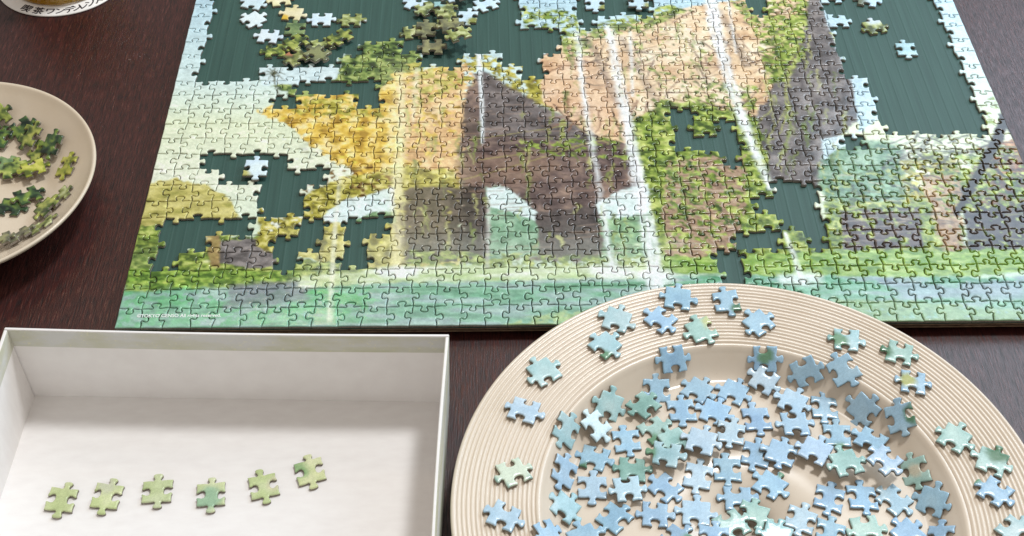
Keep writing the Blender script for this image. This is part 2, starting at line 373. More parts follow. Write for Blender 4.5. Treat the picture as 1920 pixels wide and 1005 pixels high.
# big pale tan crag with cracks
lay([(1012,112),(1060,72),(1160,50),(1300,12),(1440,-10),(1530,-10),(1515,90),(1470,150),(1425,230),(1380,262),(1200,245),(1185,275),(1100,245),(1018,192)], TAN, 2.5, 1.2, (18,14), 30)
lay([(1012,112),(1080,95),(1180,170),(1180,262),(1100,245),(1018,192)], [(186,140,108),(214,176,142),(226,194,160)], 4, 5, (12,10), 31, op=0.6)
for k in range(90):
    x0, y0 = rng.uniform(1030, 1500), rng.uniform(10, 240); a = rng.uniform(0, math.pi); l = rng.uniform(25, 75)
    if y0 < 70 and x0 < 1180 or (x0 > 1420 and y0 > 160): continue
    stroke([(x0, y0), (x0+math.cos(a)*l*0.5+rng.uniform(-8,8), y0+math.sin(a)*l*0.35), (x0+math.cos(a)*l, y0+math.sin(a)*l*0.7)], (rng.uniform(1.6, 2.8), 0.9),
           (138,102,80) if k % 3 else (104,80,68), 0.85, 0.7, seed=100+k, wob=1.5)
for poly, dn in [([(1040,60),(1100,55),(1110,100),(1060,110)], 0.6), ([(1100,48),(1260,10),(1300,20),(1200,60),(1110,72)], 0.62), ([(960,10),(1080,20),(1085,70),(1000,70)], 0.5),
                 ([(1180,55),(1240,50),(1290,120),(1240,200),(1190,180),(1180,100)], 0.34), ([(1290,80),(1330,70),(1340,160),(1300,190)], 0.36), ([(1370,0),(1520,-10),(1530,40),(1500,130),(1440,150),(1420,70)], 0.56),
                 ([(1280,150),(1420,160),(1420,250),(1300,250)], 0.48)]:
    lay(poly, LEAF, 5, 1.2, (5,4), int(poly[0][0]), dens=dn, sharp=0.8)
for a, c in [((1100,70),(1165,200)), ((1165,70),(1235,200)), ((1350,20),(1400,120))]:
    stroke([a, c], (5, 9), (120,108,104), 0.45, 2.5, seed=int(a[0]))
# grey crag on the right
lay([(1520,-20),(1552,10),(1572,70),(1602,150),(1632,190),(1600,232),(1560,270),(1545,300),(1532,352),(1440,342),(1402,262),(1420,215),(1472,125),(1505,60)], GREY, 4.0, 1.8, (12,10), 33)
lay([(1545,-30),(1556,10),(1576,70),(1600,140),(1650,140),(1660,215),(1612,248),(1598,160),(1560,70),(1530,-30)], [(190,216,226),(206,226,232)], 1.5, 1, (9,9), 34)
lay([(1462,40),(1515,20),(1508,110),(1470,150),(1440,160)], LEAF, 5, 1.2, (5,4), 35, dens=0.6, sharp=0.8)
for pts in [[(1470,140),(1478,200),(1450,240),(1440,262)], [(1492,120),(1470,170),(1475,215),(1462,250)], [(1440,170),(1448,205),(1425,225)]]:
    stroke(pts, 1.1, (186,190,110), 0.85, 0.7, seed=int(pts[0][0]), wob=2)
# green slope in the middle
lay([(1175,235),(1240,190),(1300,190),(1420,225),(1445,330),(1470,470),(1440,500),(1240,505),(1215,380),(1195,290)], LEAF, 5, 1.2, (6,5), 36, sharp=1.0)
lay([(1430,390),(1520,400),(1570,430),(1575,500),(1430,505)], LEAF, 4, 1.2, (6,5), 64, sharp=0.8)
lay([(1250,300),(1400,290),(1400,400),(1370,490),(1250,480),(1240,380)], [(156,132,112),(178,152,128),(190,168,144)], 4, 1.2, (6,3), 37, dens=0.52)
for k in range(26):
    x0, y0 = rng.uniform(1240, 1340), rng.uniform(300, 480); stroke([(x0, y0), (x0+rng.uniform(20, 60), y0+rng.uniform(-3, 5))], 0.9, (214,204,186) if k % 2 else (110,96,82), 0.75, 0.6, seed=k)
lay([(1240,300),(1300,280),(1330,400),(1260,420)], DARKLEAF, 5, 1.5, (5,4), 38, dens=0.42)
lay([(1118,382),(1160,358),(1215,344),(1218,400),(1130,416)], [(214,232,228),(228,240,236)], 2, 1, (9,9), 39)
lay([(1124,414),(1216,398),(1232,478),(1132,482)], [(116,156,118),(142,180,138),(172,202,158)], 5, 2.5, (7,7), 40)
# right hand side
lay([(1536,300),(1560,275),(1610,262),(1690,270),(1700,385),(1560,388),(1532,350)], [(92,126,100),(112,148,118),(136,170,138),(160,188,160)], 5, 3, (9,7), 41)
lay([(1540,262),(1600,250),(1612,262),(1570,280),(1545,300)], [(196,218,226),(212,230,232)], 1.5, 1, (9,9), 42)
lay([(1545,380),(1700,376),(1790,300),(1800,470),(1560,478)], LEAF, 3, 1.2, (7,4), 43, sharp=0.5)
lay([(1575,395),(1725,386),(1730,462),(1580,470)], [(78,70,70),(98,88,86),(118,104,98)], 2, 1, (9,3), 44)
for k in range(5): stroke([(1580, 402+k*13), (1722, 394+k*13)], 0.9, (176,164,150), 0.6, 0.6, seed=k)
lay([(1690,300),(1800,290),(1800,360),(1700,375)], LEAFY, 4, 1.2, (6,5), 45, dens=0.6)
lay([(1730,330),(1800,320),(1830,350),(1800,400),(1815,480),(1770,480),(1745,400)], [(146,118,90),(178,150,118),(206,184,152)], 5, 1.5, (6,9), 46, dens=0.72)
lay([(1800,350),(1900,300),(2080,290),(2080,470),(1815,472)], [(66,62,64),(86,80,80),(106,98,94)], 3, 1.2, (8,6), 47)
lay([(1790,290),(1960,260),(2080,250),(2080,350),(1930,350),(1850,320)], LEAF, 5, 1.2, (6,5), 48, dens=0.55)
lay([(1830,275),(1900,262),(1930,320),(1860,330)], [(120,84,58),(168,120,84),(196,150,110)], 3, 1.2, (6,6), 49, dens=0.6)
stroke([(1900,180),(1872,262),(1835,330),(1795,400)], (9, 6), (76,64,58), 0.95, 1.0, seed=3, wob=2)
stroke([(1875,215),(1905,260)], 4, (80,68,60), 0.9, 0.8, seed=4)
for k in range(16):
    x0, y0 = rng.uniform(1650, 1800), rng.uniform(258, 300); a = rng.choice([0.5, -0.6, 2.4, 0.15]); stroke([(x0, y0), (x0+math.cos(a)*60, y0+math.sin(a)*34)], 0.9, (84,84,78), 0.75, 0.6, seed=k)
lay([(1820,196),(1900,170),(1910,230),(1850,240)], LEAF, 4, 1.2, (5,5), 51, dens=0.4)
for poly, cols, dn, sd in [([(1545,330),(1720,300),(1740,400),(1560,400)], DARKLEAF, 0.42, 71), ([(1560,385),(1740,375),(1745,475),(1565,480)], LEAF, 0.34, 72), ([(1700,290),(1960,270),(1960,380),(1780,400)], LEAF, 0.5, 73),
                           ([(1780,330),(2080,310),(2080,470),(1790,470)], DARKLEAF, 0.32, 74), ([(1820,300),(1960,280),(1960,400),(1840,380)], [(74,56,46),(110,84,66),(150,118,88)], 0.44, 75), ([(1640,255),(1880,250),(1880,300),(1640,300)], [(150,164,120),(186,196,160)], 0.36, 76)]:
    lay(poly, cols, 8, 1.2, (5,4), sd, dens=dn, sharp=1.0)
# bank, water, grass at the lower edge
lay([(1240,482),(1470,476),(1560,470),(1800,470),(2090,455),(2090,500),(1700,525),(1240,512)], [(104,142,62),(134,168,78),(160,188,100),(184,206,132)], 3, 1.2, (9,3), 52)
lay([(225,548),(560,532),(750,522),(1240,516),(1600,518),(1900,520),(2090,505),(2090,640),(205,640)], [(92,152,118),(122,180,144),(142,188,164),(146,172,170),(172,200,188)], 2.5, 1.5, (34,5), 53, sharp=0.6)
lay([(240,548),(520,545),(700,540),(700,600),(215,620)], [(84,170,108),(106,188,124),(136,196,160)], 6, 4, (20,5), 54, dens=0.52)
lay([(430,535),(570,522),(580,560),(420,580)], [(116,118,130),(146,150,160)], 5, 3, (20,5), 55, op=0.8)
lay([(560,520),(740,500),(1240,498),(1245,520),(760,530),(560,540)], [(170,196,120),(206,220,176),(232,238,224)], 3, 2, (24,4), 56, op=0.9)
lay([(930,612),(1050,585),(1200,575),(1200,625),(930,625)], [(136,170,84),(160,190,110),(196,206,140)], 3, 1.5, (4,5), 57, dens=0.62)
lay([(1560,560),(1700,565),(1900,580),(2090,575),(2090,640),(1560,640)], [(104,144,88),(130,168,104),(156,186,130)], 4, 2, (5,6), 58, dens=0.7)
lay([(1640,520),(1790,535),(1920,520),(1920,560),(1700,560)], [(136,150,164),(160,178,190)], 4, 2, (26,4), 59, op=0.75)
# falls of water
# creepers, ledges and twigs over the crags
def creeper(x, y, l, cols, k):
    pts = [(x, y)]; 
    for q in range(3): pts.append((pts[-1][0]+rng.uniform(-5, 6), pts[-1][1]+l/3))
    stroke(pts, (rng.uniform(1.5, 4.5), 0.8), cols, rng.uniform(0.5, 0.9), 1.0, seed=200+k, wob=3)
for k in range(150):
    x, y = rng.choice([(rng.uniform(870, 1190), rng.uniform(170, 470)), (rng.uniform(1030, 1500), rng.uniform(20, 240)), (rng.uniform(1420, 1590), rng.uniform(60, 330)), (rng.uniform(740, 870), rng.uniform(140, 470))])
    c = rng.choice([(142,158,80), (172,180,104), (112,128,66), (190,190,128)])
    creeper(x, y, rng.uniform(14, 50), c, k)
for k in range(70):
    x, y = rng.uniform(865, 1180), rng.uniform(190, 480); d = rng.uniform(-0.14, 0.02)
    stroke([(x, y), (x+rng.uniform(20, 80), y+d*50)], 1.2, rng.choice([(80,66,64), (164,144,130), (150,122,104)]), 0.6, 0.8, seed=400+k, wob=1)
for k in range(46):
    x, y = rng.uniform(1430, 1600), rng.uniform(40, 330)
    stroke([(x, y), (x+rng.uniform(-14, 14), y+rng.uniform(14, 40))], 1.3, rng.choice([(92,86,88), (160,152,150), (146,140,136)]), 0.55, 0.9, seed=500+k, wob=1)
for k in range(60):
    x, y = rng.uniform(1560, 1920), rng.uniform(300, 470)
    stroke([(x, y), (x+rng.uniform(10, 50), y+rng.uniform(-6, 6))], 1.4, rng.choice([(74,68,66), (150,150,92), (112,104,96), (184,170,146)]), 0.65, 0.8, seed=600+k, wob=2)
for k in range(24):
    x, y = rng.uniform(1680, 1920), rng.uniform(255, 340); a = rng.uniform(-0.9, 0.9)
    stroke([(x, y), (x+30*math.cos(a), y+22*math.sin(a)), (x+62*math.cos(a+0.3), y+44*math.sin(a+0.3))], (2.4, 0.8), rng.choice([(72,66,58), (92,84,66), (120,126,66)]), 0.85, 0.7, seed=700+k, wob=2)
for (bx0, by0, bx1, by1, n_) in [(485,185,860,330,150), (740,320,870,490,70), (1190,200,1450,490,190), (240,440,560,540,110), (560,340,740,480,70), (640,75,780,170,60), (960,0,1100,80,50), (1100,10,1300,70,50), (1430,0,1530,140,80), (1560,290,1800,470,90), (1800,260,1960,350,60)]:
    for k in range(n_):                       # leaf dabs
        x, y = rng.uniform(bx0, bx1), rng.uniform(by0, by1)
        q = at(x, y, 0); i_, j_ = int(q[1]/RES), int(q[0]/RES)
        if not (0 <= i_ < U.shape[0] and 0 <= j_ < U.shape[1]): continue
        c = PIC[i_, j_]
        if c[1] < c[2]*1.25 or c[0] > c[1]*1.9: continue            # only where things grow
        g = rng.choice([0.45, 0.6, 1.5, 1.8]); cc = np.clip(c*g, 0.01, 0.8)
        r_ = rng.uniform(1.0, 2.4); sl = win(np.array([q[:2]]), r_+2); xx, yy = U[sl], W_[sl]
        m = np.clip(1-np.hypot((xx-q[0])/1.6, yy-q[1])/r_, 0, 1)[..., None]**0.6*0.75; PIC[sl] = PIC[sl]*(1-m)+cc*m
for k in range(5200):
    cx_, cy_ = rng.uniform(0, 750), rng.uniform(0, 440); i_, j_ = int(cy_/RES), int(cx_/RES); c = PIC[i_, j_]
    lum = c.mean(); water = cy_ < 62; leafy_ = c[1] > c[2]*1.35
    a = rng.gauss(0, 0.12) if water else rng.choice([0.35, -0.5, 1.3])+rng.gauss(0, 0.3)
    l_, b_ = (rng.uniform(5, 16), rng.uniform(0.9, 2.0)) if water else (rng.uniform(1.6, 4), rng.uniform(0.9, 2.0)) if leafy_ else (rng.uniform(3, 9), rng.uniform(0.8, 1.9))
    g = rng.choice([0.55, 0.72, 1.25, 1.45]) if lum < 0.5 else rng.choice([0.80, 0.9, 1.1]) 
    if water: g = 1+(g-1)*0.5
    sl = win(np.array([[cx_, cy_]]), l_+1); xx, yy = U[sl]-cx_, W_[sl]-cy_
    p_, q_ = xx*math.cos(a)+yy*math.sin(a), -xx*math.sin(a)+yy*math.cos(a)
    m = np.clip(1.25-np.hypot(p_/l_, q_/b_)*1.25, 0, 1)[..., None]*0.62; PIC[sl] = PIC[sl]*(1-m)+np.clip(c*g, 0.008, 0.84)*m
stroke([(1905,165),(1888,215),(1868,262),(1835,325),(1792,402)], (11, 6), (56,46,40), 0.97, 1.2, seed=3, wob=2.5)
stroke([(1880,222),(1905,262),(1960,300)], (5, 3), (58,48,42), 0.97, 0.9, seed=4, wob=1.5)
stroke([(1850,300),(1880,330),(1930,345)], (4, 2), (66,56,50), 0.9, 0.9, seed=6, wob=1.5)
for k in range(30):
    x, y = rng.uniform(1640, 1890), rng.uniform(256, 330); a = rng.choice([-0.55, 0.5, 0.12, -1.0])+rng.gauss(0, 0.12); l = rng.uniform(35, 80)
    stroke([(x, y), (x+l*0.5*math.cos(a), y+l*0.35*math.sin(a)+2), (x+l*math.cos(a), y+l*0.65*math.sin(a))], (1.9, 0.9), (74,70,62), 0.8, 0.7, seed=800+k, wob=1.5)
for k in range(34):
    x, y = rng.uniform(1060, 1480), rng.uniform(25, 200); a = rng.choice([-0.35, 0.4, 1.2, -1.2])+rng.gauss(0, 0.15); l = rng.uniform(40, 100)
    if y < 70 and x < 1180 or (x > 1420 and y > 140): continue
    stroke([(x, y), (x+l*0.5*math.cos(a), y+l*0.3*math.sin(a)+3), (x+l*math.cos(a), y+l*0.65*math.sin(a))], (2.2, 1.0), (112,92,76), 0.75, 0.7, seed=900+k, wob=1.5)
# pale drifts of mist in the painting
for poly, c, o in [([(720,120),(860,120),(860,460),(720,470)], (246,236,190), 0.16), ([(1060,60),(1400,0),(1400,180),(1100,200)], (246,236,220), 0.14), ([(560,440),(1260,450),(1260,530),(560,540)], (232,240,226), 0.22),
                   ([(1540,250),(1720,250),(1720,400),(1540,400)], (214,226,216), 0.04), ([(860,380),(1230,380),(1230,490),(860,490)], (206,220,206), 0.03), ([(230,560),(2080,540),(2080,640),(210,640)], (206,224,218), 0.30)]:
    lay(poly, [c], 10, 22, (9,9), int(poly[0][0])+3, op=o)
FALL = (240, 246, 246)
stroke([(1142,52),(1168,190),(1195,330),(1222,470),(1232,560)], (8, 13), FALL, 0.98, 3.2, True, 1, 2.5)
stroke([(1182,60),(1186,180)], (3, 3), FALL, 0.7, 1.2, True, 9)
stroke([(1082,60),(1096,190),(1120,330),(1148,500)], (5, 4), FALL, 0.9, 2.6, True, 2, 2)
stroke([(1330,-20),(1345,70),(1380,190),(1410,270),(1445,352)], (14, 5), FALL, 0.98, 3.2, True, 3, 2.5)
stroke([(1365,0),(1380,100)], (3, 2), FALL, 0.7, 1.2, True, 11)
stroke([(750,140),(752,240),(746,330),(744,500)], (9, 9), (250,244,204), 0.72, 4, True, 4)
stroke([(782,130),(775,230)], (5, 3), (246,240,214), 0.6, 2, True, 12)
stroke([(898,100),(903,180),(905,268)], (5, 2.5), FALL, 0.85, 1.2, True, 5)
stroke([(1472,438),(1490,480),(1505,530)], (3, 5), FALL, 0.85, 1.4, True, 6)
stroke([(640,315),(628,430),(618,600)], (3, 4), (244,246,226), 0.6, 1.2, True, 7)
stroke([(916,372),(914,500)], (3, 3), (226,226,220), 0.6, 1.2, True, 8)
for (x, y) in [(1232,515), (1148,505), (1500,520), (745,508)]:
    lay([(x-40,y-4),(x,y-10),(x+40,y-4),(x+40,y+10),(x,y+16),(x-40,y+10)], [(236,242,240)], 4, 4, (8,4), x, op=0.7)
stroke([(512,132),(516,160),(524,182)], 1.3, (104,106,80), 0.9, 0.7, seed=2)
for a in range(9):
    t = a/9*math.pi*2; stroke([(513,138),(513+math.cos(t)*13,138+math.sin(t)*8-2),(513+math.cos(t)*22,138+math.sin(t)*13+2)], (1.6, 0.6), (92,96,62), 0.9, 0.7, seed=a)
PIC *= (1+0.34*(fbm(U/2.0, W_/1.7, 77, 3)-0.5)+0.26*(fbm(U/9, W_/7, 78, 3)-0.5))[..., None]
_l = (PIC*np.array([0.2126, 0.7152, 0.0722])).sum(2, keepdims=True); PIC = _l+(PIC-_l)*0.97
PIC = np.clip(PIC, 0.006, 0.84)**1.14
def picture(x, y):
    fx, fy = np.clip(x/RES, 0, U.shape[1]-1.01), np.clip(y/RES, 0, U.shape[0]-1.01)
    i, j = fy.astype(int), fx.astype(int); a, b_ = (fy-i)[:, None], (fx-j)[:, None]
    return (PIC[i, j]*(1-b_)+PIC[i, j+1]*b_)*(1-a) + (PIC[i+1, j]*(1-b_)+PIC[i+1, j+1]*b_)*a

# ------------------------------------------------------------------ the backing board
board = tag(empty('backing_board', (0, 0, T)), 'ribbed dark green board lying under the unfinished puzzle', 'board')
xs = []; zs = []
pitch = 10.4; x = 0.6
while x < 749.4:
    for dx, dz in ((0, 0), (pitch*0.42, 0.03), (pitch*0.50, 0.15), (pitch*0.55, 0.15), (pitch*0.64, 0.03)): xs.append(x+dx); zs.append(-THK-0.30+dz)
    x += pitch
xs = [q for q in xs if q < 749.4]; zs = zs[:len(xs)]
V = []; n = len(xs)
for yy in (0.6, 499.4):
    V += [(a, yy, c-T) for a, c in zip(xs, zs)]
for yy in (0.6, 499.4): V += [(a, yy, -4.2-T) for a in xs]
Fc = [(k, k+1, n+k+1, n+k) for k in range(n-1)] + [(2*n+k, 2*n+k+1, k+1, k) for k in range(n-1)] + [(n+k, n+k+1, 3*n+k+1, 3*n+k) for k in range(n-1)]
mesh_obj('ribbed_sheet', V, Fc, M_green, board, smooth=False)
def part_box(name, b6, m, parent, bev=0.3):
    v, f = box_geo(*b6); o = mesh_obj(name, v, f, m, parent, smooth=False)
    if bev:
        md = o.modifiers.new('edge', 'BEVEL'); md.width = bev*MM; md.segments = 2; md.limit_method = 'NONE'
    return o
part_box('cardboard_liner', (0.2, 749.8, 0.1, 499.8, -5.1-T, -4.22-T), M_kraft, board)
V, Fc = [], []                                   # the fluted middle layer
m_ = 600
for yy in (1.2, 498.8):
    for k in range(m_): V.append((1+k*748/(m_-1), yy, -6.35-T+1.15*math.sin(k*1.05)))
for k in range(m_-1): Fc.append((k, k+1, m_+k+1, m_+k))
mesh_obj('fluted_core', V, Fc, M_kraft, board)
part_box('cardboard_liner', (0.4, 749.4, 0.5, 499.4, -8.5-T, -7.6-T), M_kraft, board)
part_box('dark_gap_block', (9, 741, 7, 492, 0.02, -8.52-T), M_black, board, 0)  # added block, its black stands in for the shaded gap under the board

# ------------------------------------------------------------------ the assembled puzzle
HOLES = [np.array(h, float) for h in [
    [(402,-200),(372,150),(480,152),(480,128),(640,128),(638,100),(680,95),(682,72),(765,72),(767,100),(800,105),(800,128),(868,124),(868,95),(925,97),(925,120),(985,127),(990,150),(1015,158),(1015,95),(1045,95),(1050,60),(970,55),(965,-200)],
    [(1080,-200),(1080,35),(1105,50),(1120,25),(1215,22),(1220,-200)], [(1400,-200),(1402,12),(1418,20),(1440,20),(1440,-200)],
    [(1555,-200),(1558,20),(1572,35),(1585,110),(1590,145),(1625,150),(1632,180),(1648,215),(1632,250),(1850,250),(1830,195),(1795,120),(1765,60),(1750,0),(1716,-200)],
    [(552,156),(712,156),(712,210),(680,210),(680,183),(550,186),(550,212),(525,212),(525,190)],
    [(377,292),(530,298),(545,312),(600,322),(606,340),(558,357),(552,395),(484,391),(481,357),(443,357),(416,350),(403,325),(380,322)],
    [(305,418),(420,422),(440,398),(484,398),(484,445),(464,449),(389,449),(389,469),(339,489),(332,513),(291,510),(298,462),(301,435)],
    [(521,452),(565,435),(565,418),(606,415),(606,462),(589,469),(558,483),(545,500),(531,520),(514,520),(512,490)],
    [(647,418),(735,418),(735,445),(694,445),(691,479),(667,492),(643,480)],
    [(1254,204),(1294,204),(1298,246),(1337,250),(1337,232),(1378,232),(1384,255),(1390,302),(1375,322),(1345,318),(1345,290),(1289,287),(1262,287),(1256,248)],
    [(1445,351),(1523,351),(1513,368),(1536,395),(1540,435),(1556,445),(1557,472),(1516,472),(1510,455),(1472,435),(1476,425),(1435,415),(1418,398),(1411,388),(1452,374)],
    [(1384,442),(1469,440),(1462,476),(1384,478)], [(1345,479),(1390,479),(1390,516),(1345,516)], [(1585,252),(1618,252),(1618,280),(1585,280)]]]
cells = []
for j in range(NR):
    for i in range(NC):
        c = np.array([(i+0.5)*PW, (j+0.5)*PH, 0.0]); p = pix(c)
        if any(inside(p, h)[0] for h in HOLES): continue
        if j > 21 and not (i in (0, NC-1) or j == NR-1): continue
        cells.append((i, j, p[0]))
PLATE = np.array([459.1, -173.3]); ang = np.linspace(0, 2*math.pi, 60, endpoint=False)
plate_px = pix(np.column_stack([PLATE[0]+201*np.cos(ang), PLATE[1]+201*np.sin(ang), np.full(60, 17.0)]))
box_px = np.array([(0, 600), (850, 622), (850, 1005), (0, 1005)], float)
def shown(p): return -8 < p[0] < 1928 and p[1] > -8 and not inside(p[None], plate_px)[0] and not inside(p[None], box_px)[0]
order = sorted([c for c in cells if shown(c[2])], key=lambda c: -c[2][1])
single = {(i, j) for i, j, _ in order[:300]}
puzzle = tag(empty('jigsaw_puzzle', (0, 0, 0)), 'large unfinished jigsaw puzzle of overgrown cliffs and waterfalls on a green board', 'jigsaw puzzle')
PLACED = []                                      # outlines already lying somewhere, for loose pieces to rest on
SV, SF, SM, SS, SCo = [], [], [], [], []; nv = 0
for i, j, p in cells:
    P = cell_outline(i, j)
    V, Fc, mi, sm = piece_geo(P, 1.05 if j < 12 else 1.35, gap=rng.uniform(0.16, 0.38))
    colr = picture(V[:, 0], V[:, 1])
    c = P.mean(0); tx, ty, dz = rng.gauss(0, 0.010), rng.gauss(0, 0.010), rng.uniform(-0.09, 0.09)
    V = V.copy(); V[:, 2] += dz + (V[:, 0]-c[0])*tx + (V[:, 1]-c[1])*ty
    PLACED.append((c, P, -THK, 0.1))
    if (i, j) in single:
        o = mesh_obj('puzzle_piece', V-np.array([c[0], c[1], 0]), Fc, [M_print, M_card], puzzle, sm, mi, colr)
        o.location = (c[0]*MM, c[1]*MM, 0)
    else:
        SV.append(V); SF += [tuple(q+nv for q in t) for t in Fc]; SM += mi; SS += sm; SCo.append(colr); nv += len(V)
tag(mesh_obj('puzzle_pieces', np.vstack(SV), SF, [M_print, M_card], puzzle, SS, SM, np.vstack(SCo)), kind='stuff')

def text_geo(s, size, bold=0.02):
    c = bpy.data.curves.new('t', 'FONT'); c.body = s; c.size = 1.0; c.align_x = 'CENTER'; c.align_y = 'CENTER'; c.resolution_u = 3
    c.offset = bold
    o = bpy.data.objects.new('t', c); COL.objects.link(o); bpy.context.view_layer.update()
    me = bpy.data.meshes.new_from_object(o.evaluated_get(bpy.context.evaluated_depsgraph_get()))
    V = np.array([q.co[:] for q in me.vertices])*size; Fc = [tuple(q.vertices) for q in me.polygons]
    bpy.data.objects.remove(o); bpy.data.curves.remove(c); bpy.data.meshes.remove(me)
    return V, Fc
V, Fc = text_geo('©TOKYO GENSO All rights reserved.', 4.6)
wd = V[:, 0].max()-V[:, 0].min(); V[:, 0] *= 64.0/wd; V += np.array([47.4, 11.8, 0.22])
mesh_obj('lettering', V, Fc, M_ink, puzzle, smooth=False)

# ------------------------------------------------------------------ loose pieces
PAL = {  # printed colours (two or three tones) of loose pieces
 'blue': [(148,182,208), (162,196,218), (176,205,222)], 'pale': [(170,200,220), (186,212,228), (200,220,230)], 'teal': [(150,190,194), (174,208,212), (196,220,222)],
 'mint': [(146,182,174), (168,200,192), (190,214,204)], 'green': [(116,154,142), (140,178,166), (166,198,188)], 'lime': [(180,196,138), (200,212,160), (220,226,188)],
 'white': [(190,212,224), (204,224,232), (214,230,234)], 'cream': [(214,200,140), (226,216,168), (234,226,190)], 'leaf': [(44,60,40), (88,106,54), (142,156,76), (180,186,100)],
 'dark': [(30,44,36), (52,76,52), (78,104,60), (130,152,70)], 'bright': [(84,96,40), (140,152,56), (178,184,76), (202,202,106)], 'olive': [(78,86,58), (118,128,76), (150,158,92), (196,204,152)],
 'sage': [(84,108,74), (112,136,92), (136,156,104)], 'rock': [(88,90,74), (116,118,90), (146,148,104)]}
WORD = {'blue': 'sky blue', 'pale': 'pale blue', 'teal': 'pale teal', 'mint': 'mint green', 'green': 'grey green', 'lime': 'lime green', 'white': 'bluish white', 'cream': 'cream', 'leaf': 'leafy green',
        'dark': 'dark green', 'bright': 'bright yellow green', 'olive': 'olive leaf', 'sage': 'sage green', 'rock': 'grey brown'}
def loose_outline(r, kind):
    hx, hy = PW/2, PH/2
    g = [(-hx+r.uniform(-.9, .9), -hy+r.uniform(-.7, .7)), (hx+r.uniform(-.9, .9), -hy+r.uniform(-.7, .7)), (hx+r.uniform(-.9, .9), hy+r.uniform(-.7, .7)), (-hx+r.uniform(-.9, .9), hy+r.uniform(-.7, .7))]
    # going round anticlockwise a knob outwards lies on the right: -1
    sd = {'H': (1, -1, 1, -1), 'T': (1, -1, -1, -1), 'L': (-1, -1, 1, 1)}[kind]
    return np.vstack([edge(g[k], g[(k+1) % 4], sd[k], r)[:-1] for k in range(4)])
def rotm(a): return np.array([[math.cos(a), -math.sin(a)], [math.sin(a), math.cos(a)]])
def build_loose(items, height, name='loose_puzzle_piece', moves=14, use_placed=False, seed=1):
    """items: (x, y in the photograph, turn in degrees, colour, kind, accent, extra tilt (deg x, deg y)); height(x, y) is the surface they lie on"""
    r = random.Random(seed); st = []
    for it in items:
        x, y, a, colr, kind = it[:5]; acc = it[5] if len(it) > 5 else None; tl = it[6] if len(it) > 6 else (0, 0)
        z = -5.0
        for _ in range(8): q = at(x, y, z+1.5); z = height(q[0], q[1])
        ai = math.radians(a); ag = math.atan2(math.sin(ai)/0.73, math.cos(ai))
        st.append(dict(c=q[:2].copy(), P=loose_outline(r, kind)@rotm(ag).T, a=ag, col=colr, acc=acc, tl=tl, px=(x, y), kind=kind))
    def over(A, B, k=0.95):
        if np.hypot(*(A['c']-B['c'])) > 34: return False
        pa, pb = A['P']*k+A['c'], B['P']*k+B['c']
        return inside(pa, pb).any() or inside(pb, pa).any()
    for _ in range(moves):                       # nudge apart
        for i in range(len(st)):
            for j in range(i):
                if over(st[i], st[j], 0.98):
                    d = st[i]['c']-st[j]['c']; l = max(np.hypot(*d), 0.1); d = d/l*0.22
                    st[i]['c'] += d; st[j]['c'] -= d
    done = []
    out = []
    for s in st:
        c = s['c']; lift = 0.0
        for t in done:
            if over(s, t): lift = max(lift, t['lift']+THK+0.05)
        if use_placed:
            for (pc, PP, z0, z1) in PLACED:
                if np.hypot(*(pc-c)) < 32:
                    pa = s['P']*0.93+c
                    if inside(pa, PP).any() or inside((PP-pc)*0.95+pc, pa).any(): lift = max(lift, THK+0.15)
        s['lift'] = lift; done.append(s)
        e = 8.0                                   # lean on the surface
        zx = (height(c[0]+e, c[1])-height(c[0]-e, c[1]))/(2*e); zy = (height(c[0], c[1]+e)-height(c[0], c[1]-e))/(2*e)
        zm = 0.25*(height(c[0]+e, c[1])+height(c[0]-e, c[1])+height(c[0], c[1]+e)+height(c[0], c[1]-e)); zm = max(zm, height(c[0], c[1]))
        if lift > 0: zx += r.uniform(-0.03, 0.03); zy += r.uniform(-0.02, 0.04); zm += 0.25
        zx += math.tan(math.radians(s['tl'][0])); zy += math.tan(math.radians(s['tl'][1]))
        zm += 9*(abs(math.tan(math.radians(s['tl'][0])))+abs(math.tan(math.radians(s['tl'][1]))))*0.8
        V, Fc, mi, sm = piece_geo(s['P'], 2.2, 0.0, THK)
        k = PAL[s['col']]; sd = r.randrange(1000)
        leafy = s['col'] in ('leaf', 'dark', 'bright', 'olive', 'rock', 'sage')
        sc = 5.0 if leafy else 16.0
        nn = np.clip((fbm(V[:, 0]/sc+sd, V[:, 1]/sc, sd, 3)-0.5)*(2.6 if leafy else 1.6)+0.5, 0, 1)
        colr = grad([(q/(len(k)-1), cc) for q, cc in enumerate(k)], nn)
        colr = colr*np.array([r.uniform(0.92, 1.08)]*3)*np.array([r.uniform(0.95, 1.05), 1.0, r.uniform(0.96, 1.04)])
        if not leafy: colr = colr*(1+0.10*(fbm(V[:, 0]/3+sd, V[:, 1]/5, sd+9, 2)-0.5))[:, None]
        colr = np.clip(colr, 0.005, 0.85)
        if s['acc']:
            (ac, dx, dy, ra) = s['acc']; dd = np.hypot(V[:, 0]-dx*PW, V[:, 1]-dy*PH)/(ra*PW) + (fbm(V[:, 0]/4, V[:, 1]/4, sd+5)-0.5)*0.6
            m = (1-sstep(0.6, 1.15, dd))[:, None]; colr = colr*(1-m)+srgb(*ac)*m
        o = mesh_obj(name, V, Fc, [M_print, M_card], None, sm, mi, colr)
        nrm = Vector((-zx, -zy, 1)).normalized(); q = Vector((0, 0, 1)).rotation_difference(nrm)
        o.matrix_world = Matrix.Translation(Vector((c[0], c[1], zm+lift+0.03))*MM) @ q.to_matrix().to_4x4()
        s['obj'] = o; s['z'] = zm; out.append(s)
    return out
